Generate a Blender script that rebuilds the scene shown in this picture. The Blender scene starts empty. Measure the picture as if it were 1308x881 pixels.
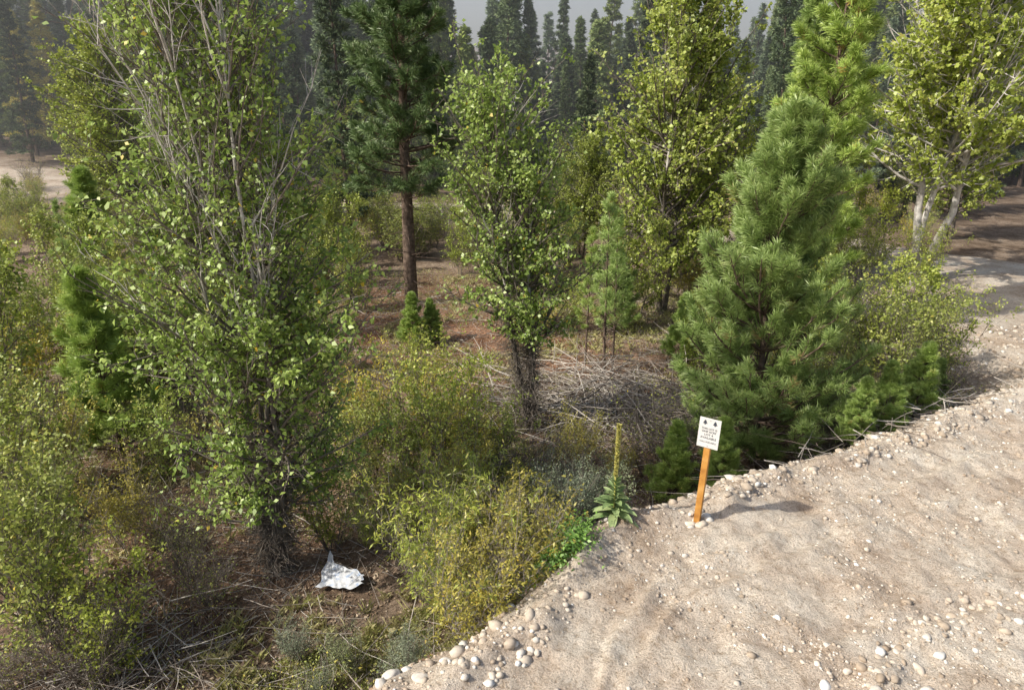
import bpy, math, numpy as np
from mathutils import Vector
rng = np.random.default_rng(11)
scene = bpy.context.scene
scene.view_settings.view_transform = 'Standard'
scene.view_settings.look = 'None'
scene.view_settings.exposure = 0

# ------------------------------------------------------------------ noise
_tab = np.random.default_rng(3).random((256, 256))
def vnoise(x, y, s=1.0, o=0.0):
    x = np.asarray(x, float)/s+o+100.3; y = np.asarray(y, float)/s+o*1.7+57.1
    xi = np.floor(x).astype(int); yi = np.floor(y).astype(int)
    fx = x-xi; fy = y-yi
    fx = fx*fx*(3-2*fx); fy = fy*fy*(3-2*fy)
    a = _tab[xi % 256, yi % 256]; b = _tab[(xi+1) % 256, yi % 256]
    c = _tab[xi % 256, (yi+1) % 256]; d = _tab[(xi+1) % 256, (yi+1) % 256]
    return (a*(1-fx)+b*fx)*(1-fy)+(c*(1-fx)+d*fx)*fy-0.5
def sstep(a, b, x):
    t = np.clip((x-a)/(b-a), 0, 1); return t*t*(3-2*t)

# ------------------------------------------------------------------ terrain
EX = np.array([-60, -30, -8, -3, -0.47, 0.44, 0.92, 1.81, 2.88, 4.58, 6.23, 8.25, 10.5, 14, 22, 60, 200])
EY = np.array([-30, -8, 2.0, 4.3, 5.83, 6.69, 7.73, 8.6, 9.16, 10.1, 10.77, 11.85, 13.1, 14.6, 17, 24, 40])
def edge_d(x, y):
    ye = np.interp(x, EX, EY)
    s = (np.interp(x+.3, EX, EY)-np.interp(x-.3, EX, EY))/.6
    return (ye-y)/np.sqrt(1+s*s)
RX = np.array([-300, -60, -45, -20, -5, 6, 13, 19, 26, 40, 200])
RY = np.array([120, 70, 62, 52, 48, 42, 36, 28.5, 24, 21, 20])
def road_d(x, y):      # distance to the far dirt road centre line
    ye = np.interp(x, RX, RY)
    s = (np.interp(x+.5, RX, RY)-np.interp(x-.5, RX, RY))
    return np.abs(ye-y)/np.sqrt(1+s*s)
def Hh(x, y):
    x = np.asarray(x, float); y = np.asarray(y, float)
    d = edge_d(x, y)+0.35*vnoise(x, y, .9)+.12*vnoise(x, y, .25, 5)
    floor = -1.5+0.5*sstep(9, 16, x)
    f = sstep(-2.0, 0.0, d)
    near = 1/(1+np.maximum(0, np.hypot(x, y)-60)/60)
    rough = .38*vnoise(x, y, 2.6, 2)+.12*vnoise(x, y, .7, 9)+.05*vnoise(x, y, .2, 4)
    pad = .08*vnoise(x, y, 2.2, 7)+.08*vnoise(x, y, .6, 3)+.07*vnoise(x, y, .25, 1)+.04*vnoise(x, y, .11, 8)
    for c in (1.0, 1.5, 2.9, 3.4, 5.2):
        dd = edge_d(x, y)+.35*vnoise(x, y, 3, 12)
        pad = pad-.035*np.exp(-((dd-c)/.12)**2)+.03*np.exp(-((dd-c-.22)/.09)**2)*(1+1.5*vnoise(x, y, .35, 6))
    pad = pad+(.12+.15*vnoise(x, y, .5, 21))*np.exp(-((d-.12)/.2)**2)
    rd = sstep(3.5, 1.8, road_d(x, y))
    far = .1*sstep(60, 140, y)*np.minimum(np.maximum(y-60, 0), 500)*.35
    far = far+sstep(-20, -60, x)*sstep(40, 90, y)*3.0
    far = far+sstep(250, 900, y)*40
    return f*pad+(1-f)*(floor+rough*near*(1-.8*rd)+.25*rd)+far

# ------------------------------------------------------------------ mesh helpers
def build(name, parts, mats, smooth=False):
    me = bpy.data.meshes.new(name)
    vs, ls, st, mi, ti = [], [], [], [], []
    off = 0; lo = 0
    for V, F, m, t in parts:
        if len(F) == 0: continue
        V = V.reshape(-1, 3); k = F.shape[1]
        vs.append(V); ls.append((F+off).ravel())
        st.append(lo+np.arange(len(F))*k)
        mi.append(np.full(len(F), m, np.int32))
        ti.append(np.broadcast_to(np.asarray(t, np.float32), (len(F),)))
        off += len(V); lo += F.size
    vs = np.concatenate(vs).astype(np.float32); ls = np.concatenate(ls).astype(np.int32)
    st = np.concatenate(st).astype(np.int32); mi = np.concatenate(mi); ti = np.concatenate(ti).astype(np.float32)
    me.vertices.add(len(vs)); me.vertices.foreach_set('co', vs.ravel())
    me.loops.add(len(ls)); me.loops.foreach_set('vertex_index', ls)
    me.polygons.add(len(st)); me.polygons.foreach_set('loop_start', st)
    for m in mats: me.materials.append(m)
    me.polygons.foreach_set('material_index', mi)
    a = me.attributes.new('tint', 'FLOAT', 'FACE'); a.data.foreach_set('value', ti)
    me.update(calc_edges=True)
    if smooth: me.polygons.foreach_set('use_smooth', np.ones(len(st), bool))
    return me
def place(name, me, loc=(0, 0, 0), rz=0, sc=1, parent=None, tilt=(0, 0)):
    o = bpy.data.objects.new(name, me)
    o.location = loc; o.rotation_euler = (tilt[0], tilt[1], rz)
    o.scale = (sc, sc, sc) if not hasattr(sc, '__len__') else sc
    scene.collection.objects.link(o)
    if parent: o.parent = parent
    return o
def nrmz(v): return v/np.maximum(np.linalg.norm(v, axis=-1, keepdims=True), 1e-9)
def tubes(P, R, sides=4, mat=0, tint=.5):
    N, K, _ = P.shape
    T = np.empty_like(P); T[:, 1:-1] = P[:, 2:]-P[:, :-2]; T[:, 0] = P[:, 1]-P[:, 0]; T[:, -1] = P[:, -1]-P[:, -2]
    T = nrmz(T)
    ref = np.where(np.abs(T[..., 2:3]) > .9, np.array([1., 0, 0]), np.array([0, 0, 1.]))
    ref = np.broadcast_to(ref[:, :1], T.shape)
    A = nrmz(np.cross(T, ref)); B = np.cross(T, A)
    an = np.arange(sides)*2*np.pi/sides
    V = P[:, :, None]+R[:, :, None, None]*(A[:, :, None]*np.cos(an)[:, None]+B[:, :, None]*np.sin(an)[:, None])
    idx = np.arange(N*K*sides).reshape(N, K, sides)
    a = idx[:, :-1]; b = np.roll(a, -1, 2); c = idx[:, 1:]; d = np.roll(c, -1, 2)
    F = np.stack([a, b, d, c], -1).reshape(-1, 4)
    if hasattr(tint, '__len__'): tint = np.repeat(tint, (K-1)*sides)
    return (V.reshape(-1, 3), F, mat, tint)
def interp(P, idx, t):
    K = P.shape[1]; f = np.clip(t, 0, 1)*(K-1); i = np.minimum(f.astype(int), K-2); w = (f-i)[:, None]
    return P[idx, i]*(1-w)+P[idx, i+1]*w, nrmz(P[idx, i+1]-P[idx, i])
def grow(r, start, dirv, length, K=5, bend=0., wander=.15):
    N = len(start); P = np.empty((N, K, 3)); P[:, 0] = start; d = nrmz(dirv)
    st = (length/(K-1))[:, None]
    for k in range(1, K):
        d = nrmz(d+r.normal(0, wander, (N, 3))+np.array([0, 0, bend]))
        P[:, k] = P[:, k-1]+d*st
    return P
def leafquads(r, pos, dirv, L, W, mat, tint, up=.8):
    N = len(pos)
    dirv = nrmz(dirv)
    n = nrmz(r.normal(0, .7, (N, 3))+np.array([-.6, -.45, up]))
    side = nrmz(np.cross(dirv, n)); n = np.cross(side, dirv)
    L = L[:, None]; W = W[:, None]
    v = np.stack([pos, pos+dirv*L*.42+side*W*.5+n*L*.1, pos+dirv*L-n*L*.08, pos+dirv*L*.42-side*W*.5+n*L*.1], 1)
    return (v.reshape(-1, 3), np.arange(N*4).reshape(N, 4), mat, tint)

# ------------------------------------------------------------------ materials
def newmat(name):
    m = bpy.data.materials.new(name); m.use_nodes = True
    nt = m.node_tree; nt.nodes.clear()
    return m, nt, nt.nodes.new('ShaderNodeOutputMaterial')
def ramp(nt, stops, fac):
    n = nt.nodes.new('ShaderNodeValToRGB'); e = n.color_ramp.elements
    while len(e) < len(stops): e.new(.5)
    for i, (p, c) in enumerate(stops):
        e[i].position = p; e[i].color = (*c, 1)
    nt.links.new(fac, n.inputs[0]); return n.outputs[0]
def noise(nt, scale, detail=4, rough=.6, coord='Object'):
    tc = nt.nodes.new('ShaderNodeTexCoord'); n = nt.nodes.new('ShaderNodeTexNoise')
    n.inputs['Scale'].default_value = scale; n.inputs['Detail'].default_value = detail; n.inputs['Roughness'].default_value = rough
    nt.links.new(tc.outputs[coord], n.inputs['Vector']); return n.outputs[0]
def mixc(nt, mode, fac, a, b):
    n = nt.nodes.new('ShaderNodeMix'); n.data_type = 'RGBA'; n.blend_type = mode
    for s, v in ((n.inputs[0], fac), (n.inputs[6], a), (n.inputs[7], b)):
        if isinstance(v, (int, float)): s.default_value = v
        elif isinstance(v, tuple): s.default_value = (*v, 1)
        else: nt.links.new(v, s)
    return n.outputs[2]
def attr(nt, name):
    n = nt.nodes.new('ShaderNodeAttribute'); n.attribute_name = name; return n.outputs['Fac']
def leafmat(name, stops, trans=.3, gloss=.05, inst_var=.2):
    m, nt, out = newmat(name)
    c = ramp(nt, stops, attr(nt, 'tint'))
    if inst_var:
        oi = nt.nodes.new('ShaderNodeObjectInfo')
        v = ramp(nt, [(0, (1-inst_var,)*3), (.5, (1, 1, 1)), (1, (1+inst_var*.6, 1+inst_var*.4, 1-inst_var))], oi.outputs['Random'])
        c = mixc(nt, 'MULTIPLY', 1.0, c, v)
    p = nt.nodes.new('ShaderNodeBsdfDiffuse'); nt.links.new(c, p.inputs['Color']); sh = p.outputs[0]
    if trans:
        t = nt.nodes.new('ShaderNodeBsdfTranslucent'); nt.links.new(c, t.inputs['Color'])
        mx = nt.nodes.new('ShaderNodeMixShader'); mx.inputs[0].default_value = trans
        nt.links.new(sh, mx.inputs[1]); nt.links.new(t.outputs[0], mx.inputs[2]); sh = mx.outputs[0]
    if gloss:
        g = nt.nodes.new('ShaderNodeBsdfGlossy'); g.inputs['Roughness'].default_value = .45; g.inputs['Color'].default_value = (.9, .95, .8, 1)
        mx = nt.nodes.new('ShaderNodeMixShader'); mx.inputs[0].default_value = gloss
        nt.links.new(sh, mx.inputs[1]); nt.links.new(g.outputs[0], mx.inputs[2]); sh = mx.outputs[0]
    nt.links.new(sh, out.inputs[0])
    return m
def solid(name, stops, scale=6, rough=.85, bump=0, bscale=None, usetint=False, dist=.02):
    m, nt, out = newmat(name)
    if rough > .7:
        p = nt.nodes.new('ShaderNodeBsdfDiffuse'); cin = p.inputs['Color']
    else:
        p = nt.nodes.new('ShaderNodeBsdfPrincipled'); p.inputs['Roughness'].default_value = rough
        p.inputs['Specular IOR Level'].default_value = .25; cin = p.inputs['Base Color']
    if usetint:
        c = ramp(nt, stops, attr(nt, 'tint'))
        if scale: c = mixc(nt, 'MULTIPLY', 1.0, c, ramp(nt, [(.3, (.75,)*3), (.7, (1.15,)*3)], noise(nt, scale, 2)))
    else:
        c = ramp(nt, stops, noise(nt, scale, 2))
    nt.links.new(c, cin)
    if bump:
        b = nt.nodes.new('ShaderNodeBump'); b.inputs['Strength'].default_value = bump; b.inputs['Distance'].default_value = dist
        nt.links.new(noise(nt, bscale or scale*3, 3, .7), b.inputs['Height']); nt.links.new(b.outputs[0], p.inputs['Normal'])
    nt.links.new(p.outputs[0], out.inputs[0]); return m

M_cot = leafmat('cottonwood_leaf', [(0, (.15, .24, .04)), (.4, (.29, .41, .08)), (.75, (.43, .55, .14)), (.96, (.56, .64, .22)), (1, (.7, .52, .06))], .38, .05)
M_cot2 = leafmat('cottonwood_leaf_yellowish', [(0, (.18, .24, .035)), (.4, (.35, .43, .075)), (.8, (.51, .57, .14)), (1, (.63, .58, .17))], .38, .045)
M_shr = leafmat('shrub_leaf', [(0, (.16, .21, .045)), (.45, (.34, .4, .095)), (.8, (.49, .51, .16)), (1, (.65, .52, .1))], .35, .03, .22)
M_yel = leafmat('yellowing_leaf', [(0, (.28, .28, .06)), (.45, (.5, .46, .1)), (.8, (.64, .54, .12)), (1, (.7, .5, .08))], .35, .03)
M_sage = leafmat('sage_leaf', [(0, (.2, .24, .16)), (.6, (.36, .42, .29)), (1, (.5, .52, .38))], .15, 0)
M_bright = leafmat('herb_leaf', [(0, (.1, .22, .05)), (.6, (.2, .38, .09)), (1, (.3, .5, .15))], .35)
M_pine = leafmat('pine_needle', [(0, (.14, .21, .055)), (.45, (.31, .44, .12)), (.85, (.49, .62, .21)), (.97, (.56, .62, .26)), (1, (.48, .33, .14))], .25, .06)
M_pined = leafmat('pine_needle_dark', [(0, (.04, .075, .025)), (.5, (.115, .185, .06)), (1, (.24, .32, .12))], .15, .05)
M_far = leafmat('conifer_foliage_haze_tint', [(0, (.12, .18, .12)), (.5, (.23, .31, .19)), (1, (.37, .45, .27))], 0, 0, .4)  # paler, bluish foliage: distance haze mixed into the colour
M_farD = leafmat('conifer_foliage_shaded', [(0, (.07, .11, .06)), (.5, (.16, .22, .115)), (1, (.28, .35, .18))], 0, 0, .4)  # darker copy of the conifer colours, with shade put into them
M_farY = leafmat('larch_foliage', [(0, (.3, .28, .08)), (.5, (.5, .46, .14)), (1, (.62, .55, .2))], 0, 0)
M_barkW = solid('pale_bark', [(.3, (.3, .275, .25)), (.5, (.5, .47, .435)), (.7, (.66, .64, .6))], 5)
M_barkG = solid('grey_bark', [(.3, (.11, .09, .075)), (.55, (.2, .175, .15)), (.75, (.33, .3, .26))], 7)
M_barkP = solid('pine_bark', [(.3, (.08, .06, .048)), (.55, (.16, .12, .095)), (.75, (.27, .2, .15))], 8)
M_stick = solid('dry_stick', [(0, (.15, .12, .1)), (.5, (.33, .29, .25)), (1, (.6, .56, .5))], 0, usetint=True)
M_litter = leafmat('litter', [(0, (.15, .1, .07)), (.5, (.31, .225, .155)), (.85, (.47, .375, .265)), (1, (.58, .51, .39))], 0, 0, 0)
M_grass = leafmat('grass_blade', [(0, (.24, .3, .08)), (.4, (.38, .39, .14)), (.8, (.53, .48, .27)), (1, (.64, .58, .37))], .2, 0, 0)
M_stone = solid('stone', [(0, (.34, .27, .2)), (.35, (.5, .425, .34)), (.7, (.6, .54, .455)), (.9, (.66, .63, .57)), (1, (.75, .74, .7))], 14, .85, usetint=True)

# ground
def groundmat(name):
    m, nt, out = newmat(name)
    p = nt.nodes.new('ShaderNodeBsdfDiffuse')
    n1 = noise(nt, .9, 4, .65); n2 = noise(nt, 9, 4, .75); n3 = noise(nt, 45, 4, .8)
    gravel = ramp(nt, [(.28, (.42, .325, .24)), (.42, (.56, .465, .37)), (.56, (.66, .58, .48)), (.75, (.73, .68, .59))], n1)
    gravel = mixc(nt, 'MULTIPLY', 1.0, gravel, ramp(nt, [(.3, (.68, .63, .57)), (.5, (1, 1, 1)), (.72, (1.12, 1.13, 1.14))], n2))
    gravel = mixc(nt, 'MULTIPLY', 1.0, gravel, ramp(nt, [(.35, (.55, .52, .49)), (.5, (1, 1, 1)), (.66, (1.18, 1.18, 1.18))], n3))
    duff = ramp(nt, [(.3, (.13, .095, .07)), (.48, (.225, .17, .125)), (.62, (.32, .25, .19)), (.78, (.44, .36, .28))], n1)
    duff = mixc(nt, 'MULTIPLY', 1.0, duff, ramp(nt, [(.3, (.5, .47, .43)), (.5, (1, 1, 1)), (.72, (1.3, 1.27, 1.22))], n2))
    duff = mixc(nt, 'MULTIPLY', 1.0, duff, ramp(nt, [(.35, (.5,)*3), (.5, (1, 1, 1)), (.68, (1.35,)*3)], n3))
    duff = mixc(nt, 'MIX', attr(nt, 'red'), duff, mixc(nt, 'MULTIPLY', 1.0, duff, (1.1, .83, .7)))
    c = mixc(nt, 'MIX', attr(nt, 'dirt'), duff, gravel)
    nt.links.new(c, p.inputs['Color'])
    b = nt.nodes.new('ShaderNodeBump'); b.inputs['Strength'].default_value = 1; b.inputs['Distance'].default_value = .05
    ad = nt.nodes.new('ShaderNodeMath'); ad.operation = 'MULTIPLY_ADD'; ad.inputs[1].default_value = .6
    nt.links.new(n3, ad.inputs[0]); nt.links.new(n2, ad.inputs[2]); nt.links.new(ad.outputs[0], b.inputs['Height'])
    nt.links.new(b.outputs[0], p.inputs['Normal']); nt.links.new(p.outputs[0], out.inputs[0])
    return m
M_ground = groundmat('forest_floor'); M_road = groundmat('gravel_surface')

def axis(lo, hi, step, g, lim, lim2):
    mid = list(np.arange(lo, hi, step)); a = [hi]; s = step
    while a[-1] < lim: s *= g; a.append(a[-1]+s)
    b = [lo]; s = step
    while b[-1] > lim2: s *= 1.15; b.append(b[-1]-s)
    return np.array(b[1:][::-1]+mid+a)
gx = axis(-10, 13, .055, 1.06, 1500, -1500); gy = axis(4.2, 15, .055, 1.04, 1500, -300)
X, Y = np.meshgrid(gx, gy); Z = Hh(X, Y)
nx, ny = len(gx), len(gy)
I = np.arange(nx*ny).reshape(ny, nx)
F = np.stack([I[:-1, :-1], I[:-1, 1:], I[1:, 1:], I[1:, :-1]], -1).reshape(-1, 4)
V = np.stack([X, Y, Z], -1).reshape(-1, 3)
dE = edge_d(V[:, 0], V[:, 1])+.35*vnoise(V[:, 0], V[:, 1], .9)+.2*vnoise(V[:, 0], V[:, 1], .3, 5)
dR = road_d(V[:, 0], V[:, 1])+1.5*vnoise(V[:, 0], V[:, 1], 4, 3)
dirt = sstep(-1.5, -.1, dE+.6*vnoise(V[:, 0], V[:, 1], .6, 2))
dirt = np.maximum(dirt, sstep(3.0, 2.0, dR))
leftclear = sstep(11, 5, np.hypot((V[:, 0]+38)*.7, V[:, 1]-60))
dirt = np.maximum(dirt, leftclear*.85)
dirt = np.maximum(dirt, sstep(11, 14, V[:, 0])*sstep(32, 26, V[:, 1])*.9)
red = sstep(7, 3, np.hypot(V[:, 0]+2.2, (V[:, 1]-23)*.8))+.6*sstep(6, 2, np.hypot(V[:, 0]+6.3, V[:, 1]-11.5))+.5*sstep(6, 3, np.hypot(V[:, 0]-3, V[:, 1]-17))
red = np.clip(red, 0, 1)
def addattr(me, n, v):
    a = me.attributes.new(n, 'FLOAT', 'POINT'); a.data.foreach_set('value', v.astype(np.float32))
me = build('ground', [(V, F, 0, .5)], [M_ground], True); addattr(me, 'dirt', dirt); addattr(me, 'red', red); place('ground', me)
def subsheet(name, fm):
    Fs = F[fm]; u, inv = np.unique(Fs, return_inverse=True)
    Vs = V[u].copy(); Vs[:, 2] += .004
    me = build(name, [(Vs, inv.reshape(-1, 4), 0, .5)], [M_road], True)
    addattr(me, 'dirt', dirt[u]); addattr(me, 'red', red[u]*0); place(name, me)
fd = dE[F].mean(1); subsheet('gravel_road', (fd > .0) & (V[F[:, 0], 1] > -20) & (np.abs(V[F[:, 0], 0]) < 60))
fr = dR[F].mean(1); subsheet('dirt_road', (fr < 2.2) & (fd < -.5) & (np.abs(V[F[:, 0], 0]) < 90))

# ------------------------------------------------------------------ stones
def ico(sub):
    import bmesh
    bm = bmesh.new(); bmesh.ops.create_icosphere(bm, subdivisions=sub, radius=1)
    v = np.array([x.co[:] for x in bm.verts]); f = np.array([[q.index for q in p.verts] for p in bm.faces]); bm.free(); return v, f
def stones(name, x, y, s, sub=1, sink=.3, tlo=0, thi=1, seed=1):
    r = np.random.default_rng(seed); v, f = ico(sub); N = len(x)
    sc = s[:, None]*np.stack([r.uniform(.8, 1.3, N), r.uniform(.7, 1.1, N), r.uniform(.45, .8, N)], -1)
    k = r.normal(0, 1, (N, 3, 3)); ph = r.uniform(0, 6, (N, 3))
    amp = 1+.13*np.sin(np.einsum('vi,nij->nvj', v, k)*1.8+ph[:, None]).sum(-1)
    P = v[None]*amp[..., None]*sc[:, None]
    a = r.uniform(0, 6.28, N); c, sn = np.cos(a)[:, None], np.sin(a)[:, None]
    P = np.stack([P[..., 0]*c-P[..., 1]*sn, P[..., 0]*sn+P[..., 1]*c, P[..., 2]], -1)
    z = Hh(x, y)+sc[:, 2]*(1-2*sink)*.6
    P += np.stack([x, y, z], -1)[:, None]
    Fs = (f[None]+(np.arange(N)*len(v))[:, None, None]).reshape(-1, 3)
    t = np.repeat(tlo+(thi-tlo)*r.uniform(0, 1, N)**1.3, len(f))
    return place(name, build(name, [(P.reshape(-1, 3), Fs, 0, t)], [M_stone], True))
r = np.random.default_rng(5)
def edgepts(n, dlo, dhi, xlo, xhi):
    x = r.uniform(xlo, xhi, n); d = r.uniform(dlo, dhi, n)
    s = (np.interp(x+.3, EX, EY)-np.interp(x-.3, EX, EY))/.6; q = np.sqrt(1+s*s)
    return x+s/q*d, np.interp(x, EX, EY)-d/q
x, y = edgepts(46000, .0, 9, -1, 16); k = vnoise(x, y, .8, 6)+.5*vnoise(x, y, .3, 2)+r.normal(0, .16, len(x)) > .0; x, y = x[k], y[k]
stones('gravel_pebbles', x, y, r.lognormal(-4.42, .52, len(x)).clip(.005, .055), 1, .4, .0, 1)
x, y = edgepts(2900, -.6, .35, -4, 15); k = vnoise(x, y, .7, 3)+r.normal(0, .15, len(x)) > -.15; x, y = x[k], y[k]; stones('road_edge_rocks', x, y, r.lognormal(-3.65, .55, len(x)).clip(.012, .1), 1, .38, .1, 1, 2)
x, y = edgepts(1700, -1.9, -.2, -5, 16); stones('slope_rocks', x, y, r.lognormal(-3.6, .55, len(x)).clip(.012, .1), 1, .35, .1, 1, 3)
n = 240; t = r.uniform(-.15, 1.3, n); stones('rock_windrow', 3.8+2.0*t+r.normal(0, .22, n), 5.85+.95*t+r.normal(0, .2, n), r.lognormal(-3.7, .5, n).clip(.01, .065), 2, .4, .1, 1, 4)
x = r.uniform(9.5, 19, 1800); y = np.interp(x, EX, EY)+r.uniform(0, 6, 1800); stones('scattered_rocks', x, y, r.lognormal(-3.4, .5, 1800).clip(.02, .13), 1, .35, .1, 1, 6)
a = r.uniform(0, 6.28, 16); q = r.uniform(.1, .26, 16); stones('sign_base_rocks', 2.76+q*np.cos(a), 8.66+q*np.sin(a)*.8, r.uniform(.03, .08, 16), 2, .25, .4, 1, 8)
stones('boulders', np.array([-1.35, -1.0, -1.7, -.75, -2.1]), np.array([5.95, 5.8, 6.15, 6.0, 6.25]), np.array([.09, .1, .06, .06, .07]), 3, .35, .7, 1, 9)

# ------------------------------------------------------------------ plant generators
def broadleaf(name, seed, H, R, stems=1, spread=.2, n1=60, m2=12, lpt=10, leaf=(.07, .055), t0=.12, prof=None,
              phi=(70, 30), mats=None, tr=.09, bare=0, epic=0, wander=.08, twig=(.25, .6), up2=.12, density_noise=.5, yellow=0., base_r=.12, epict=.42,
              barez=(.5, 1.1), barel=(.6, 1.4), thin_top=0.):
    r = np.random.default_rng(seed); mats = mats or [M_barkG, M_cot]
    prof = prof or (lambda t: np.sin(np.pi*np.clip(t, 0, 1)**.7)**.6)
    parts = []
    a = r.uniform(0, 6.28, stems)+np.arange(stems)*2.4
    base = np.stack([np.cos(a), np.sin(a), 0*a], -1)*(.0 if stems == 1 else base_r)*min(1, H/4)
    lean = np.stack([np.cos(a)*spread, np.sin(a)*spread, np.ones(stems)], -1)*(1 if stems > 1 else 1)
    if stems == 1: lean = np.array([[r.normal(0, .03), r.normal(0, .03), 1]])
    Ls = H*r.uniform(.75 if stems > 1 else 1, 1, stems)
    K0 = 12; S = grow(r, base-np.array([0, 0, .15]), lean, Ls+.15, K0, .06, wander*.6)
    tt = np.linspace(0, 1, K0); SR = (tr*(1-.93*tt**.8))[None]*r.uniform(.6, 1, stems)[:, None]
    if stems == 1: SR = (tr*(1-.93*tt**.8))[None]
    kk = 6 if bare else K0
    parts.append(tubes(S[:, :kk], SR[:, :kk], 8 if tr > .05 else 5, 0))
    if bare: parts.append(tubes(S[:, kk-1:], SR[:, kk-1:], 8, 2))
    idx = r.integers(0, stems, n1); t = t0+(1-t0)*r.uniform(0, 1, n1)**.85*.99
    p, d = interp(S, idx, t); az = r.uniform(0, 6.28, n1)
    ph = np.radians(phi[0]+(phi[1]-phi[0])*t+r.normal(0, 8, n1))
    dv = np.stack([np.cos(az)*np.sin(ph), np.sin(az)*np.sin(ph), np.cos(ph)], -1)
    L1 = R*prof(t)/np.maximum(np.sin(ph), .45)*r.uniform(.5, 1.2, n1)+.12
    B = grow(r, p, dv, L1, 6, .05, .13)
    r0 = np.minimum(tr*.35*(1-.8*t)+.004, L1*.02+.003)
    parts.append(tubes(B, r0[:, None]*np.linspace(1, .25, 6), 4, 0))
    n2 = n1*m2; i2 = np.repeat(np.arange(n1), m2); t2 = r.uniform(.2, 1, n2)
    keep = r.uniform(0, 1, n2) < np.clip(.35+L1[i2]/(R+.01), 0, 1); i2, t2 = i2[keep], t2[keep]; n2 = len(i2)
    p2, d2 = interp(B, i2, t2); dv2 = nrmz(d2*.8+r.normal(0, .65, (n2, 3))+np.array([0, 0, up2]))
    L2 = r.uniform(twig[0], twig[1], n2)*(1.1-.4*t2)
    T = grow(r, p2, dv2, L2, 4, .02, .2)
    parts.append(tubes(T, np.maximum(r0[i2]*.35, .0022)[:, None]*np.linspace(1, .4, 4), 3, 0))
    dens = (r.uniform(1-density_noise, 1+density_noise*.3, n1)*(1-thin_top*sstep(.4, .75, t)))[i2]*lpt
    cnt = r.poisson(dens); i3 = np.repeat(np.arange(n2), cnt); n3 = len(i3)
    p3, d3 = interp(T, i3, r.uniform(.15, 1.0, n3)); p3 = p3+r.normal(0, .035, (n3, 3))
    dl = nrmz(d3*.5+r.normal(0, .7, (n3, 3))+np.array([0, 0, -.35]))
    sz = r.uniform(.65, 1.2, n3)
    lt = r.uniform(0, 1, n1)[i2][i3]; tin = np.clip(.45*lt+.5*r.uniform(0, 1, n3)-.02+yellow*r.uniform(0, 1, n3), 0, .97)
    tin = np.where(r.uniform(0, 1, n3) < .008+yellow*.1, 1, tin)
    parts.append(leafquads(r, p3, dl, leaf[0]*sz, leaf[1]*sz, 1, tin))
    if bare:
        i, t = r.integers(0, stems, bare), r.uniform(.3, .9, bare); p, d = interp(S, i, t); az = r.uniform(0, 6.28, bare)
        dv = np.stack([np.cos(az)*.5, np.sin(az)*.5, r.uniform(barez[0], barez[1], bare)], -1)
        Bb = grow(r, p, dv, R*r.uniform(barel[0], barel[1], bare), 6, .06, .12)
        parts.append(tubes(Bb, np.full((bare, 1), .007+.1*tr)*np.linspace(1, .2, 6), 4, 2))
        i = np.repeat(np.arange(bare), 8); p, d = interp(Bb, i, r.uniform(.2, 1, len(i)))
        parts.append(tubes(grow(r, p, d+r.normal(0, .5, (len(i), 3)), r.uniform(.2, .8, len(i)), 4, .05, .15), np.full((len(i), 1), .006)*np.linspace(1, .4, 4), 3, 2))
    if epic:
        i, t = r.integers(0, stems, epic), r.uniform(.02, epict, epic); p, d = interp(S, i, t)
        T = grow(r, p, r.normal(0, 1, (epic, 3))*np.array([1, 1, .6])+np.array([0, 0, -.1]), r.uniform(.15, .6, epic), 4, -.06, .3)
        parts.append(tubes(T, np.full((epic, 1), .007)*np.linspace(1, .4, 4), 3, 0))
    return build(name, parts, mats+[M_barkW])

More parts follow.
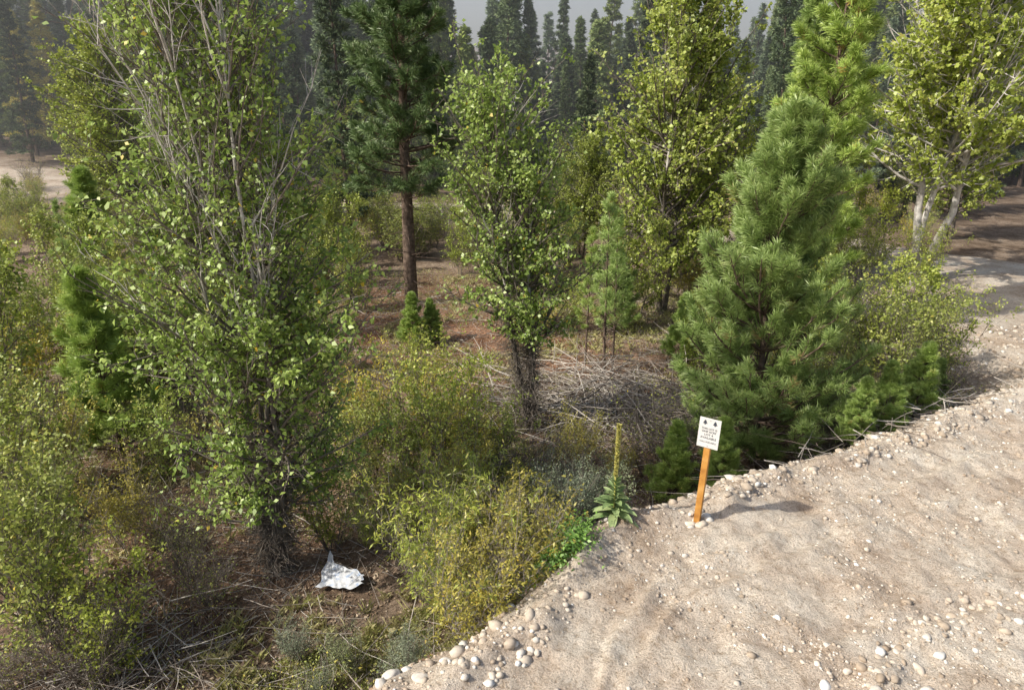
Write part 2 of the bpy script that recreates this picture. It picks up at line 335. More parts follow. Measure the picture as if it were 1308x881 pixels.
def pine(name, seed, H, R, n1=110, m2=7, tufts=3, npt=30, needle=(.16, .009), t0=.05, prof=None, mats=None, tr=.09,
         el=(5, 50), bend=.1, dead=0, sub=.38, spread=.85, lvar=.62):
    r = np.random.default_rng(seed); mats = mats or [M_barkP, M_pine]
    prof = prof or (lambda t: (1-t)**.75)
    parts = []; K0 = 12
    S = grow(r, np.array([[0, 0, -.15]]), np.array([[r.normal(0, .02), r.normal(0, .02), 1.]]), np.array([H+.15]), K0, .1, .015)
    tt = np.linspace(0, 1, K0); parts.append(tubes(S, (tr*(1-.94*tt))[None], 8, 0))
    t = t0+(1-t0)*((np.arange(n1)+r.uniform(0, 1, n1))/n1)*.985
    nw = max(6, int(H/.38)); tw = np.round(t*nw)/nw; t = np.clip(tw+r.normal(0, .006, n1), t0*.8, .99)
    p, d = interp(S, np.zeros(n1, int), t); az = np.arange(n1)*2.399+r.normal(0, .3, n1)
    e = np.radians(el[0]+(el[1]-el[0])*t**1.2+r.normal(0, 7, n1))
    dv = np.stack([np.cos(az)*np.cos(e), np.sin(az)*np.cos(e), np.sin(e)], -1)
    L1 = R*prof(t)*r.uniform(lvar, 1.15, n1)+.1
    B = grow(r, p, dv, L1, 6, bend, .06)
    r0 = np.minimum(tr*.3, L1*.014+.004); parts.append(tubes(B, r0[:, None]*np.linspace(1, .35, 6), 4, 0))
    n2 = n1*m2; i2 = np.repeat(np.arange(n1), m2); t2 = r.uniform(.28, .97, n2)
    p2, d2 = interp(B, i2, t2)
    sd = nrmz(np.cross(d2, np.array([0, 0, 1.])))*np.where(r.uniform(0, 1, n2) < .5, -1, 1)[:, None]
    dv2 = nrmz(d2*1.0+sd*r.uniform(.3, 1, n2)[:, None]+r.normal(0, .25, (n2, 3))+np.array([0, 0, .15]))
    L2 = sub*L1[i2]*(1.15-t2)+needle[0]*.5
    T = grow(r, p2, dv2, L2, 4, bend*.8, .1); parts.append(tubes(T, (np.maximum(r0[i2]*.4, .004))[:, None]*np.linspace(1, .6, 4), 3, 0))
    allP = np.concatenate([T[:, -1]]+[interp(T, np.arange(n2), r.uniform(.35, 1, n2))[0] for _ in range(tufts-1)]+[B[:, -1]])
    allD = np.concatenate([nrmz(T[:, -1]-T[:, -2])]*tufts+[nrmz(B[:, -1]-B[:, -2])])
    allI = np.concatenate([i2]*tufts+[np.arange(n1)])
    top = S[:, -1]; allP = np.concatenate([allP, np.repeat(top, 5, 0)]); allD = np.concatenate([allD, nrmz(np.array([[0, 0, 1.]]*5)+r.normal(0, .3, (5, 3)))]); allI = np.concatenate([allI, np.zeros(5, int)])
    N = len(allP); ii = np.repeat(np.arange(N), npt); M = len(ii)
    dn = nrmz(allD[ii]*spread+nrmz(r.normal(0, 1, (M, 3)))*.85+np.array([0, 0, .12]))
    b = allP[ii]-allD[ii]*(r.uniform(-.2, 1, M)*needle[0]*.9)[:, None]+r.normal(0, .008, (M, 3))
    L = needle[0]*r.uniform(.7, 1.15, M)[:, None]; sde = nrmz(np.cross(dn, nrmz(r.normal(0, .6, (M, 3))+np.array([-.5, -.4, .7]))))*needle[1]*.5
    mid = b+dn*L*.5+sde*1.6
    Vn = np.stack([b-sde, mid, b+dn*L-np.array([0, 0, .08])*L], 1)
    tin = np.clip(.4*r.uniform(0, 1, N)[ii]+.45*r.uniform(0, 1, M)+.15*(r.uniform(0, 1, n1)[allI])[ii], 0, .96)
    tin = np.where((r.uniform(0, 1, N) < .015)[ii], 1, tin)
    parts.append((Vn.reshape(-1, 3), np.arange(M*3).reshape(M, 3), 1, tin))
    if dead:
        th = r.uniform(.06, max(t0, .1)+.1, dead); p, d = interp(S, np.zeros(dead, int), th); az = r.uniform(0, 6.28, dead)
        P = grow(r, p, np.stack([np.cos(az), np.sin(az), r.uniform(-.3, .2, dead)], -1), R*r.uniform(.25, .7, dead), 5, -.02, .1)
        parts.append(tubes(P, np.full((dead, 1), .014)*np.linspace(1, .3, 5), 3, 0))
    return build(name, parts, mats)

def put(name, me, x, y, rz=0, sc=1, dz=0, parent=None):
    return place(name, me, (x, y, float(Hh(x, y))+dz), rz, sc, parent)

# ------------------------------------------------------------------ hero trees
A = broadleaf('cottonwood_a', 21, 10.5, 1.5, stems=7, spread=.05, n1=360, m2=13, lpt=11, leaf=(.085, .06), t0=.12, prof=lambda t: (.75+.55*np.exp(-((t-.34)/.17)**2))*(1-.05*t), phi=(75, 32), mats=[M_barkG, M_cot], tr=.07, bare=80, barez=(.8, 2), barel=(.9, 2.1), epic=2200, epict=.27, density_noise=.9, thin_top=.4)
put('cottonwood_tree', A, -3.9, 9.4)
Bm = broadleaf('cottonwood_b', 33, 7.3, 1.6, stems=2, spread=.01, base_r=.08, n1=150, m2=14, lpt=11, leaf=(.09, .07), t0=.33, prof=lambda t: np.clip(1.25*np.sin(np.pi*np.clip((t-.16)/.88, 0, 1))**.6, .15, 1)*(1-.3*t), phi=(75, 30), mats=[M_barkG, M_cot], tr=.12, bare=16, epic=2400, epict=.5, density_noise=.9)
put('cottonwood_tree', Bm, .4, 14.3)
D = broadleaf('cottonwood_d', 44, 11, 2.8, stems=2, spread=.06, n1=240, m2=15, lpt=13, leaf=(.13, .11), t0=.14, phi=(75, 30), mats=[M_barkG, M_cot2], tr=.16, bare=14, epic=300, twig=(.3, .8), density_noise=.9)
put('cottonwood_tree', D, 5.5, 24)
G = broadleaf('cottonwood_g', 57, 13.5, 3.6, stems=3, spread=.1, n1=190, m2=17, lpt=13, leaf=(.17, .14), t0=.34, phi=(85, 38), mats=[M_barkW, M_cot2], tr=.25, bare=40, barez=(.2, 1.1), barel=(.8, 1.6), epic=0, twig=(.35, 1.0), wander=.17, density_noise=.95)
put('cottonwood_tree', G, 16.0, 26.5)
put('cottonwood_tree', D, -21, 38, 2.0, (1.1, 1.1, .95))
put('cottonwood_tree', D, -12.5, 33, 4.0, (.75, .75, .8))
put('cottonwood_tree', D, 22.5, 35, 1.0, .9)
put('cottonwood_tree', Bm, -9.5, 21, 1.5, .9)
for x, y, s, a in [(-9.5, 43, .6, 3), (-17.5, 45, .6, 1), (9.5, 33, .7, 2.5), (3.4, 33, .5, 5), (-27, 46, .8, .6), (18, 40, .8, 1.8), (-30, 55, .8, 5)]:
    put('cottonwood_tree', D, x, y, a, (s*1.1, s*1.1, s))

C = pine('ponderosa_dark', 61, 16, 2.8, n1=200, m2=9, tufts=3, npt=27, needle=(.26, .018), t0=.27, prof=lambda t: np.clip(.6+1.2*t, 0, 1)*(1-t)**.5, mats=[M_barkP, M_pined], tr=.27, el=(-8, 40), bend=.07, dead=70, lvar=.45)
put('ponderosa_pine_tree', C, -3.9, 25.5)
E = pine('ponderosa_young', 62, 7.1, 2.45, n1=210, m2=8, tufts=3, npt=46, needle=(.2, .0095), t0=.05, prof=lambda t: np.clip(.72+1.6*t, 0, 1)*np.clip(1-t, 0, 1)**.5, tr=.1, el=(4, 52), bend=.16, lvar=.4)
put('ponderosa_pine_tree', E, 5.2, 13.1)
Fp = pine('ponderosa_mid', 63, 12, 2.4, n1=140, m2=8, tufts=3, npt=30, needle=(.24, .017), t0=.2, prof=lambda t: np.clip(.6+1.2*t, 0, 1)*(1-t)**.55, mats=[M_barkP, M_pine], tr=.16, el=(0, 45), dead=30, lvar=.45)
put('ponderosa_pine_tree', Fp, 9.2, 20.8)
put('ponderosa_pine_tree', Fp, 12.2, 28.5, 2, .95)
Y1 = pine('pine_small', 64, 4.0, 1.3, n1=90, m2=7, tufts=3, npt=36, needle=(.19, .01), t0=.05, prof=lambda t: (1-t)**.6, tr=.06, el=(10, 55), bend=.16, lvar=.45)
put('young_pine_tree', Y1, -8.5, 13.2, 0)
put('young_pine_tree', Y1, -9.9, 15.6, 1, .8)
Y2 = pine('pine_slim', 65, 5.0, .7, n1=38, m2=4, tufts=2, npt=20, needle=(.16, .009), t0=.3, prof=lambda t: (1-t)**.5, tr=.05, el=(10, 60), bend=.12, dead=70, lvar=.3)
put('young_pine_tree', Y2, 2.6, 18); put('young_pine_tree', Y2, 2.2, 19.2, 2, .8); put('young_pine_tree', Y2, 2.95, 18.6, 4, .9); put('young_pine_tree', Y2, -16.0, 24, 2, .8)
for x, y, s in [(-3.2, 20.6, .42), (-2.6, 20.9, .36), (7.6, 12.6, .42), (8.7, 13.4, .45), (3.1, 11.6, .42), (4.0, 11.4, .4), (6.8, 12.1, .35), (10.3, 15.2, .35), (5, 19, .5), (3.5, 22, .7), (-18, 29, 1.1)]:
    put('pine_sapling', Y1, x, y, x*3, (s*1.2, s*1.2, s))

# ------------------------------------------------------------------ shrubs
rr = lambda t: .6+.4*t
S1 = broadleaf('shrub_1', 71, 2.2, .6, stems=18, spread=.42, n1=110, m2=9, lpt=6, leaf=(.07, .043), t0=.15, prof=rr, phi=(60, 30), mats=[M_barkG, M_shr], tr=.018, twig=(.12, .4), density_noise=.9)
S2 = broadleaf('shrub_2', 72, 2.4, .55, stems=16, spread=.35, n1=100, m2=9, lpt=5.5, leaf=(.07, .048), t0=.12, prof=rr, phi=(60, 30), mats=[M_barkG, M_cot2], tr=.016, twig=(.12, .4), yellow=.1, density_noise=.9)
S3 = broadleaf('willow', 73, 2.2, .5, stems=24, spread=.6, n1=120, m2=7, lpt=6.5, leaf=(.11, .026), t0=.25, prof=rr, phi=(50, 25), mats=[M_stick, M_cot2], tr=.014, twig=(.15, .4), yellow=.2, density_noise=.9)
S4 = broadleaf('sage', 74, .8, .25, stems=18, spread=.6, n1=90, m2=6, lpt=9, leaf=(.04, .012), t0=.3, prof=rr, phi=(50, 25), mats=[M_barkG, M_sage], tr=.01, twig=(.08, .2))
S5 = broadleaf('bare_shrub', 75, 1.7, .5, stems=20, spread=.55, n1=160, m2=7, lpt=.6, leaf=(.05, .03), t0=.15, prof=rr, phi=(60, 35), mats=[M_barkG, M_shr], tr=.012, twig=(.15, .45))
S6 = broadleaf('sapling', 76, 4.0, .8, stems=2, spread=.12, n1=80, m2=10, lpt=8, leaf=(.085, .065), t0=.1, phi=(65, 30), mats=[M_barkG, M_cot2], tr=.035, density_noise=.9)
S7 = broadleaf('yellow_shrub', 77, 1.8, .45, stems=16, spread=.5, n1=90, m2=7, lpt=6.5, leaf=(.07, .03), t0=.25, prof=rr, phi=(50, 30), mats=[M_stick, M_yel], tr=.012, twig=(.12, .35), density_noise=.9)
for nm, m, x, y, s in [
    ('leafy_shrub', S1, -6.3, 7.7, 1.1), ('leafy_shrub', S1, -7.3, 8.6, 1.0), ('leafy_shrub', S2, -5.5, 7.3, .75), ('bare_shrub', S5, -5.6, 7.1, .8), ('bare_shrub', S5, -6.6, 7.0, .6),
    ('leafy_shrub', S2, -8.4, 10.4, 1.0), ('leafy_shrub', S1, -9.6, 11.4, 1.1), ('cottonwood_sapling', S6, -11.4, 13.6, 1.1), ('cottonwood_sapling', S6, -13, 16, 1.1), ('yellow_shrub', S7, -9, 12, 1.0), ('yellow_shrub', S7, -6.6, 9.9, .8), ('leafy_shrub', S2, -11.3, 17, 1.2), ('leafy_shrub', S1, -13, 19, 1.2), ('yellow_shrub', S7, -12.1, 15.4, 1.2), ('leafy_shrub', S1, -10.9, 19.4, 1.1), ('leafy_shrub', S2, -7.1, 12.3, .7), ('yellow_shrub', S7, -5.7, 12.4, .9), ('leafy_shrub', S1, -5.2, 14.4, 1.0),
    ('willow_shrub', S3, -.55, 8.0, .9), ('willow_shrub', S3, -1.3, 8.7, .85), ('yellow_shrub', S7, .1, 7.9, .95), ('yellow_shrub', S7, -.6, 7.3, .85), ('yellow_shrub', S7, -.1, 8.7, .95), ('yellow_shrub', S7, .3, 9.1, .8), ('willow_shrub', S3, -2.2, 9.9, .6), ('leafy_shrub', S1, -3.1, 9.9, .6),
    ('leafy_shrub', S2, -1.9, 12.0, .85), ('yellow_shrub', S7, -.9, 11.4, .9), ('leafy_shrub', S1, -2.9, 12.0, .8), ('yellow_shrub', S7, -3.1, 13.5, 1.1), ('yellow_shrub', S7, -1.6, 13.6, 1.0), ('leafy_shrub', S2, -2.2, 15.2, .8), ('yellow_shrub', S7, -.7, 12.6, .8), ('willow_shrub', S3, -1.0, 10.2, .7), ('leafy_shrub', S1, .1, 10.4, .5),
    ('sagebrush', S4, .75, 9.2, 1.1), ('sagebrush', S4, 1.15, 9.6, 1.1), ('sagebrush', S4, .4, 9.8, 1.2), ('sagebrush', S4, 1.6, 9.9, 1.0), ('sagebrush', S4, .9, 10.3, 1.2),
    ('sagebrush', S4, -1.6, 7.0, .6), ('sagebrush', S4, -2.2, 7.3, .6), ('sagebrush', S4, -1.2, 6.8, .5), ('sagebrush', S4, -3.0, 7.5, .6), ('sagebrush', S4, -2.6, 6.9, .5), ('sagebrush', S4, 13.0, 15.3, 1.2), ('sagebrush', S4, 14.5, 17, 1.3),
    ('bare_shrub', S5, .9, 11.3, .8), ('bare_shrub', S5, -4.6, 8.5, .6), ('bare_shrub', S5, .2, 11.6, .7), ('bare_shrub', S5, -5.3, 9.2, .8), ('bare_shrub', S5, 7, 13, .8), ('bare_shrub', S5, 8.4, 13.8, .8), ('bare_shrub', S5, 3.4, 12.6, .8),
    ('yellow_shrub', S7, 1.3, 12.7, .7), ('yellow_shrub', S7, 2.2, 12.2, .5), ('yellow_shrub', S7, -2.2, 10.5, .7), ('leafy_shrub', S1, 10.2, 16.4, 1.1), ('leafy_shrub', S2, 11.3, 17.0, 1.0), ('leafy_shrub', S1, 9.2, 17.6, 1.2), ('bare_shrub', S5, 10.6, 15.6, .9), ('leafy_shrub', S1, 7.8, 15.4, 1.0),
    ('cottonwood_sapling', S6, 11.0, 18.2, .8), ('cottonwood_sapling', S6, 8.0, 18.2, .8), ('cottonwood_sapling', S6, -5.9, 17.5, .9), ('cottonwood_sapling', S6, -6.8, 15.5, .8), ('yellow_shrub', S7, 6.3, 18.4, 1.3)]:
    put(nm, m, x, y, (x*7.1+y*3.3) % 6.28, s)
# understorey through the wood
r = np.random.default_rng(99); n = 0
while n < 205:
    if n < 130: y = r.uniform(12, 42)
    else: y = r.uniform(30, 64)
    x = r.uniform(-.82*y-2, .8*y)
    if edge_d(x, y) > -2.5 or road_d(x, y) < 3.2: continue
    if -.8 < x < 5.2 and 13 < y < 19: continue
    if abs(x+1.9-(y-20)*.02) < 1.5 and 17 < y < 29: continue
    if abs(x+.153*y) < 1.5 and 15.5 < y < 27: continue
    if x > 11 and y < 22: continue
    if x > .62*y: continue
    if np.hypot(x+8.8, y-12.6) < 1.7: continue
    k = r.choice(7, p=[.23, .22, .06, .03, .13, .12, .21])
    put(['leafy_shrub', 'leafy_shrub', 'willow_shrub', 'sagebrush', 'bare_shrub', 'cottonwood_sapling', 'yellow_shrub'][k], [S1, S2, S3, S4, S5, S6, S7][k], x, y, r.uniform(0, 6.28), r.uniform(.6, 1.1)*(1.2 if n >= 130 else 1)); n += 1

# ------------------------------------------------------------------ distant forest
forest = bpy.data.objects.new('distant_conifer_forest', None); scene.collection.objects.link(forest)
spec = [(19, 2.5), (22, 2.8), (16, 2.5), (20, 2.2)]
mk = lambda tag, s0, M: [pine('conifer_%s%d' % (tag, i), s0+i, Hc, Rc, n1=130, m2=6, tufts=2, npt=8, needle=(.45, .1), t0=.08, prof=lambda t: (1-t)**.9, mats=[M_barkP, M], tr=.2, el=(-12, 22), bend=.03, lvar=.35)
      for i, (Hc, Rc) in enumerate(spec)]
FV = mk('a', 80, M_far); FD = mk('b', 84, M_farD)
FY = pine('larch', 90, 15, 3.0, n1=90, m2=6, tufts=2, npt=7, needle=(.4, .06), t0=.12, mats=[M_barkP, M_farY], tr=.18, el=(-5, 30), bend=.03, prof=lambda t: (1-t)**.8, lvar=.3)
r = np.random.default_rng(123); n = 0
while n < 430:
    y = r.uniform(62, 200) if n > 240 else r.uniform(56, 95); x = r.uniform(-.8*y-6, .8*y+6)
    if road_d(x, y) < 5: continue
    if x < -18 and y < 68 and not (x < -52): continue
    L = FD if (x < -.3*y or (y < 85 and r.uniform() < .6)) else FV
    s = r.uniform(.5, 1.1)*(1.25 if x < -.3*y else 1)*(.84 if -.1*y < x < .45*y else 1); w_ = s*r.uniform(.9, 1.35)
    place('conifer', L[r.integers(0, 4)], (x, y, float(Hh(x, y))), r.uniform(0, 6.28), (w_, w_, s), forest); n += 1
for x, y, s in [(-44.5, 70, .95), (-49, 73, .9), (-41.5, 73, .75)]: place('larch', FY, (x, y, float(Hh(x, y))), x, s, forest)
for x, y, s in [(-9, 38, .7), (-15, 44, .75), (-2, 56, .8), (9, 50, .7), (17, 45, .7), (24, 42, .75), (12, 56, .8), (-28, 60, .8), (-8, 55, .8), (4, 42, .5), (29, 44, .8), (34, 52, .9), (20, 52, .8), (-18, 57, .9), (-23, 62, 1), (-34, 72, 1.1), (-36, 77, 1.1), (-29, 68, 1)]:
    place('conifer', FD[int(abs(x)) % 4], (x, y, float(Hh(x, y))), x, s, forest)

# ------------------------------------------------------------------ forest-floor debris
def scatter(r, n, x0, x1, y0, y1, lim=-.35):
    x = r.uniform(x0, x1, n); y = y0+(y1-y0)*r.uniform(0, 1, n)**1.2; k = edge_d(x, y) < lim; return x[k], y[k]
def sticks(x, y, L, rad, hz, seed):
    r = np.random.default_rng(seed); n = len(x); a = r.uniform(0, 6.28, n)
    d = np.stack([np.cos(a), np.sin(a), r.normal(0, .12, n)], -1)
    P = grow(r, np.stack([x, y, Hh(x, y)+r.uniform(.01, hz, n)], -1), d, L, 5, -.01, .1)
    g = Hh(P[..., 0], P[..., 1])+rad[:, None]; P[..., 2] = np.maximum(P[..., 2], g)
    return tubes(P, rad[:, None]*np.linspace(1, .35, 5), 4, 0, r.uniform(0, 1, n))
r = np.random.default_rng(7)
x, y = scatter(r, 6500, -12, 12, 6.5, 28, -.9); n = len(x)
place('fallen_branches', build('fallen_branches', [sticks(x, y, r.uniform(.25, 1.5, n), r.uniform(.003, .012, n), .15, 1)], [M_stick]))
n = 1200; x = r.normal(2.5, 1.5, n); y = r.normal(15.6, 1.3, n)
place('brush_pile', build('brush_pile', [sticks(x, y, r.uniform(.6, 2.3, n), r.uniform(.005, .02, n), .5, 2)], [M_stick]))
n = 300; x = r.normal(-5.4, .6, n); y = r.normal(7.3, .5, n)
place('brush_pile', build('brush_pile2', [sticks(x, y, r.uniform(.4, 1.3, n), r.uniform(.004, .012, n), .35, 3)], [M_stick]))
n = 420; x = r.normal(8.2, 1.5, n); y = np.interp(x, EX, EY)+r.uniform(.5, 2.2, n)
place('brush_pile', build('brush_pile3', [sticks(x, y, r.uniform(.4, 1.6, n), r.uniform(.004, .014, n), .4, 4)], [M_stick]))
x, y = scatter(r, 100000, -14, 13, 6, 32, -.7); n = len(x); z = Hh(x, y)+r.uniform(.004, .03, n)
d = nrmz(np.stack([r.normal(0, 1, n), r.normal(0, 1, n), r.normal(0, .25, n)], -1))
place('leaf_litter', build('leaf_litter', [leafquads(r, np.stack([x, y, z], -1), d, r.uniform(.03, .08, n), r.uniform(.012, .05, n), 0, r.uniform(0, 1, n), up=2.5)], [M_litter]))
def grass(name, x, y, blades, h, w, seed, mat, t0=0, t1=1):
    r = np.random.default_rng(seed); i = np.repeat(np.arange(len(x)), blades); n = len(i)
    a = r.uniform(0, 6.28, n); bx = x[i]+r.normal(0, .04, n); by = y[i]+r.normal(0, .04, n)
    b = np.stack([bx, by, Hh(bx, by)-.01], -1); L = h*r.uniform(.4, 1.2, n)[:, None]
    d = nrmz(np.stack([np.cos(a)*.4, np.sin(a)*.4, np.ones(n)], -1)); s = np.stack([-np.sin(a), np.cos(a), 0*a], -1)*w*.5
    out = np.stack([np.cos(a), np.sin(a), 0*a], -1)
    V = np.stack([b-s, b+s, b+d*L*.6+s*.7, b+d*L+out*L*.3], 1)
    place(name, build(name, [(V.reshape(-1, 3), np.arange(n*4).reshape(n, 4), 0, np.clip(t0+(t1-t0)*(.6*r.uniform(0, 1, len(x))[i]+.4*r.uniform(0, 1, n)), 0, 1))], [mat]))
x, y = scatter(r, 7500, -13, 12, 6, 30, -1.25); k = vnoise(x, y, 1.6, 3) > -.08; grass('dry_grass', x[k], y[k], 18, .2, .006, 3, M_grass, .3, 1)
x = r.uniform(-4, -.3, 1100); y = np.interp(x, EX, EY)+r.uniform(1.2, 3.2, 1100); grass('green_grass', x, y, 20, .1, .005, 4, M_grass, 0, .9)
x, y = scatter(r, 130000, -13, 12, 6.3, 30, -1.0); k = (vnoise(x, y, 1.1, 8)+.4*vnoise(x, y, .3, 1) > .0) & ~((x > -.6) & (x < 5.4) & (y > 13) & (y < 19) & (r.uniform(0, 1, len(x)) < .8)); x, y = x[k], y[k]; n = len(x)
hh = r.uniform(.02, .42, n)*(.4+1.2*np.clip(vnoise(x, y, 1.1, 8)*2, 0, 1)); P0 = np.stack([x, y, Hh(x, y)+hh], -1)
place('undergrowth_weeds', build('undergrowth_weeds', [leafquads(r, P0, r.normal(0, 1, (n, 3)), r.uniform(.02, .055, n), r.uniform(.01, .028, n), 0, r.uniform(0, 1, n)),
      tubes(grow(r, np.stack([x, y, Hh(x, y)], -1)[::5], np.stack([r.normal(0, .2, n), r.normal(0, .2, n), np.ones(n)], -1)[::5], hh[::5]+.03, 3, 0, .1), np.full((len(x[::5]), 3), .003), 3, 1)], [M_shr, M_stick]))
n = 3600; x = r.normal(.62, .22, n); y = r.normal(8.15, .25, n); hz = Hh(x, y)+r.uniform(0, .38, n)
place('nettle_patch', build('nettle_patch', [leafquads(r, np.stack([x, y, hz], -1), r.normal(0, 1, (n, 3))*np.array([1, 1, .5]), r.uniform(.04, .08, n), r.uniform(.025, .045, n), 0, r.uniform(0, 1, n), up=1.2)], [M_bright]))

# ------------------------------------------------------------------ mullein
def blade_leaf(r, base, az, L, W, rise, droop, tint):
    K = 7; s = np.linspace(0, 1, K); out = np.array([math.cos(az), math.sin(az), 0]); sd = np.array([-math.sin(az), math.cos(az), 0])
    c = base+out*(s*L)[:, None]*math.cos(rise)+np.array([0, 0, 1.])*((s*math.sin(rise)-droop*s**2)*L)[:, None]
    w = W*.5*np.sin(np.pi*np.clip(s*.93+.05, 0, 1))**.8
    V = np.stack([c-sd*w[:, None]+[0, 0, .015], c-[0, 0, .008], c+sd*w[:, None]+[0, 0, .015]], 1)
    I = np.arange(K*3).reshape(K, 3); F = np.concatenate([np.stack([I[:-1, j], I[:-1, j+1], I[1:, j+1], I[1:, j]], -1) for j in (0, 1)])
    return (V.reshape(-1, 3), F, 1, tint)
r = np.random.default_rng(17); parts = []
M_mul = leafmat('mullein_leaf', [(0, (.15, .23, .12)), (.5, (.25, .35, .19)), (1, (.38, .47, .28))], .15)
M_spk = solid('mullein_spike', [(.3, (.3, .31, .1)), (.5, (.48, .46, .16)), (.7, (.65, .55, .14))], 60)
for i in range(46):
    t = i/46; parts.append(blade_leaf(r, np.array([0, 0, .04+.62*t]), i*2.4+r.normal(0, .2), (.44-.3*t)*r.uniform(.85, 1.1), .14-.08*t, .35+.7*t, .55-.3*t, r.uniform(0, 1)))
P = np.array([[[0, 0, 0], [.005, 0, .4], [.0, .005, .8], [.01, 0, 1.2], [.02, 0, 1.55]]]); parts.append(tubes(P, np.array([[.016, .014, .016, .016, .008]]), 6, 2))
n = 900; z = r.uniform(.72, 1.55, n); a = r.uniform(0, 6.28, n); q = .018+.01*r.uniform(0, 1, n)
dd = np.stack([np.cos(a), np.sin(a), .5+0*a], -1); parts.append(leafquads(r, np.stack([.02*(z/1.5)**3+0*a, 0*a, z], -1)+dd*.008, dd, q*1.4, q, 2, r.uniform(0, 1, n)))
P2 = np.array([[[0, 0, .6], [.05, .02, .75], [.07, .03, .95], [.07, .03, 1.12]]]); parts.append(tubes(P2, np.array([[.008, .014, .014, .005]]), 6, 2))
put('mullein_plant', build('mullein', parts, [M_mul, M_mul, M_spk]), 1.5, 8.62, 1, 1)

# ------------------------------------------------------------------ sign
def bevbox(name, dims, loc, mat, parent, bev=.004):
    import bmesh
    bm = bmesh.new(); bmesh.ops.create_cube(bm, size=1)
    for v in bm.verts: v.co = Vector((v.co.x*dims[0], v.co.y*dims[1], v.co.z*dims[2]))
    bmesh.ops.bevel(bm, geom=bm.edges[:], offset=bev, segments=2, affect='EDGES')
    me = bpy.data.meshes.new(name); bm.to_mesh(me); bm.free(); me.materials.append(mat)
    return place(name, me, loc, parent=parent)
M_post = solid('stained_wood', [(.3, (.38, .17, .04)), (.5, (.53, .26, .06)), (.7, (.62, .35, .11))], 5, .65, .3, 30)
M_white = solid('sign_white', [(.3, (.62, .62, .6)), (.6, (.7, .7, .68))], 8, .5)
M_ink = solid('sign_ink', [(.3, (.04, .05, .07)), (.6, (.07, .08, .1))], 8, .5)
M_metal = solid('screw_metal', [(.3, (.3, .3, .3)), (.6, (.5, .5, .5))], 30, .35)
sg = bpy.data.objects.new('lot_sign', None); scene.collection.objects.link(sg)
sg.location = (2.76, 8.68, float(Hh(2.76, 8.68))); sg.rotation_euler = (0, math.radians(1.8), math.radians(-30))
bevbox('post', (.09, .09, 1.5), (0, 0, .6), M_post, sg)
bevbox('panel', (.3, .008, .46), (0, -.053, 1.5), M_white, sg, .002)
def text(s, z, size, nm):
    cu = bpy.data.curves.new(nm, 'FONT'); cu.body = s; cu.size = size; cu.align_x = 'CENTER'; cu.extrude = .0008
    o = bpy.data.objects.new(nm, cu); cu.materials.append(M_ink); scene.collection.objects.link(o); o.parent = sg
    o.location = (0, -.0595, z); o.rotation_euler = (math.pi/2, 0, 0)
text('THIS LOT IS', 1.555, .042, 'text_line_1'); text('ONE ACRE', 1.51, .042, 'text_line_2'); text('LOT 4', 1.46, .046, 'text_line_3'); text('AVAILABLE', 1.41, .046, 'text_line_4'); text('CALL FOR INFO', 1.35, .032, 'text_line_5')
import bmesh
def emblem(name, x):
    bm = bmesh.new(); pts = [(-.01, -.035), (.01, -.035), (.01, -.02), (.036, -.02), (.018, 0), (.028, 0), (.012, .018), (.02, .018), (0, .042), (-.02, .018), (-.012, .018), (-.028, 0), (-.018, 0), (-.036, -.02), (-.01, -.02)]
    bm.faces.new([bm.verts.new((a, 0, b)) for a, b in pts]); me = bpy.data.meshes.new(name); bm.to_mesh(me); bm.free(); me.materials.append(M_ink)
    place(name, me, (x, -.0585, 1.66), parent=sg)
emblem('logo_left', -.07); emblem('logo_right', .07)
for i, z in enumerate((1.70, 1.30)): bevbox('screw_%d' % i, (.014, .006, .014), (0, -.06, z), M_metal, sg, .002)

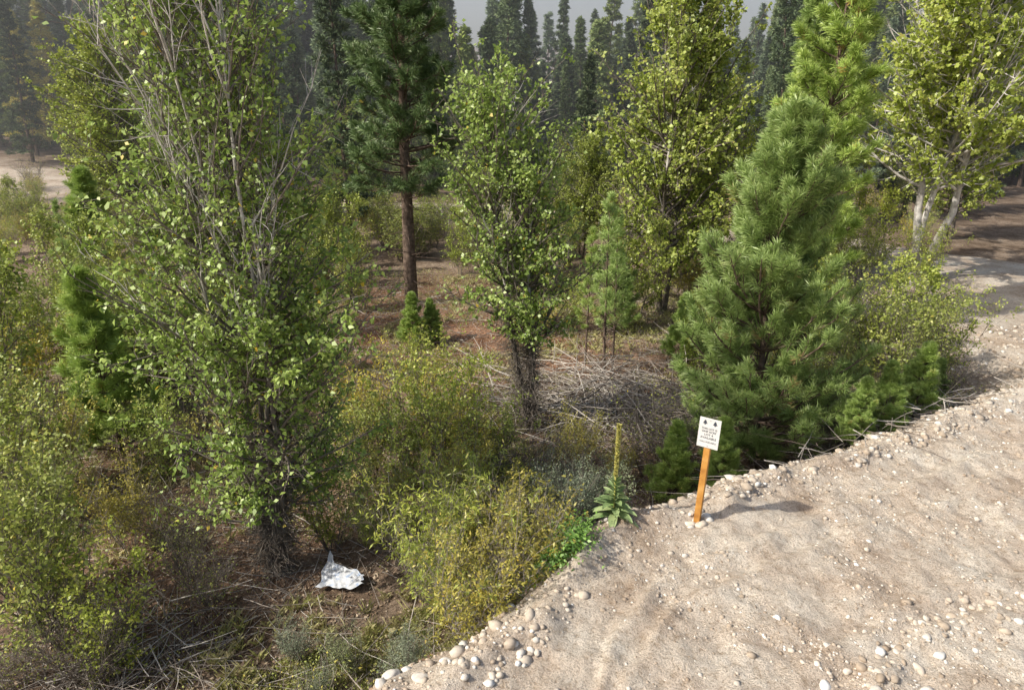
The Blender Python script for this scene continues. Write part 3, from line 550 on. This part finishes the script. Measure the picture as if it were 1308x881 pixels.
# ------------------------------------------------------------------ plastic sheet
n = 34; u, v = np.meshgrid(np.linspace(-1, 1, n), np.linspace(-1, 1, n))
px = u*.38*(1+.5*vnoise(v, v*0, .5, 2))-.07*v; py = v*.19*(1-.35*u)*(1+1.4*vnoise(u, u*0, .35, 5))+.08*u*u
pz = .05+.04*vnoise(u, v, .8, 3)+.05*np.abs(vnoise(u*1.2+v*.3, v*.2, .3, 8))+.02*vnoise(u, v, .15, 8)
I = np.arange(n*n).reshape(n, n); Fq = np.stack([I[:-1, :-1], I[:-1, 1:], I[1:, 1:], I[1:, :-1]], -1).reshape(-1, 4)
M_pl = solid('white_plastic', [(.36, (.36, .44, .58)), (.44, (.56, .59, .63)), (.65, (.64, .65, .66))], 11, .75)
place('plastic_sheet', build('plastic_sheet', [(np.stack([px, py, pz], -1).reshape(-1, 3), Fq, 0, .5)], [M_pl], True), (-2.75, 9.05, float(Hh(-2.75, 9.05))+.08), -.35, tilt=(.25, 0))

# ------------------------------------------------------------------ haze box: thin scattering air over the distant forest
hm, nt, out = newmat('haze_air')
vs = nt.nodes.new('ShaderNodeVolumeScatter'); vs.inputs['Color'].default_value = (.93, .96, 1, 1); vs.inputs['Density'].default_value = .0028; vs.inputs['Anisotropy'].default_value = .2
nt.links.new(vs.outputs[0], out.inputs['Volume'])
bm = bmesh.new(); bmesh.ops.create_cube(bm, size=1)
for v in bm.verts: v.co = Vector((v.co.x*700, 32+(v.co.y+.5)*420, -12+(v.co.z+.5)*75))
hme = bpy.data.meshes.new('haze'); bm.to_mesh(hme); bm.free(); hme.materials.append(hm); place('haze', hme)

# ------------------------------------------------------------------ light, camera
w = bpy.data.worlds.new('World'); scene.world = w; w.use_nodes = True
sky = w.node_tree.nodes.new('ShaderNodeTexSky'); sky.sky_type = 'NISHITA'; sky.sun_disc = False
el = math.radians(43); az = math.atan2(-.945, -.325)
sky.sun_elevation = el; sky.sun_rotation = az % (2*math.pi); sky.dust_density = 4
bg = w.node_tree.nodes['Background']; bg.inputs[1].default_value = .15; w.node_tree.links.new(sky.outputs[0], bg.inputs[0])
sl = bpy.data.lights.new('sun', 'SUN'); sl.energy = 4.8; sl.angle = math.radians(.8); sl.color = (1, .94, .84)
so = bpy.data.objects.new('sun', sl); scene.collection.objects.link(so)
sd = Vector((math.sin(az)*math.cos(el), math.cos(az)*math.cos(el), math.sin(el))); so.rotation_euler = sd.to_track_quat('Z', 'Y').to_euler()
cam = bpy.data.cameras.new('camera'); cam.lens = 24; cam.sensor_width = 36; cam.clip_end = 4000
co = bpy.data.objects.new('camera', cam); scene.collection.objects.link(co); co.location = (0, 0, 6); co.rotation_euler = (math.radians(70), 0, 0)
scene.camera = co
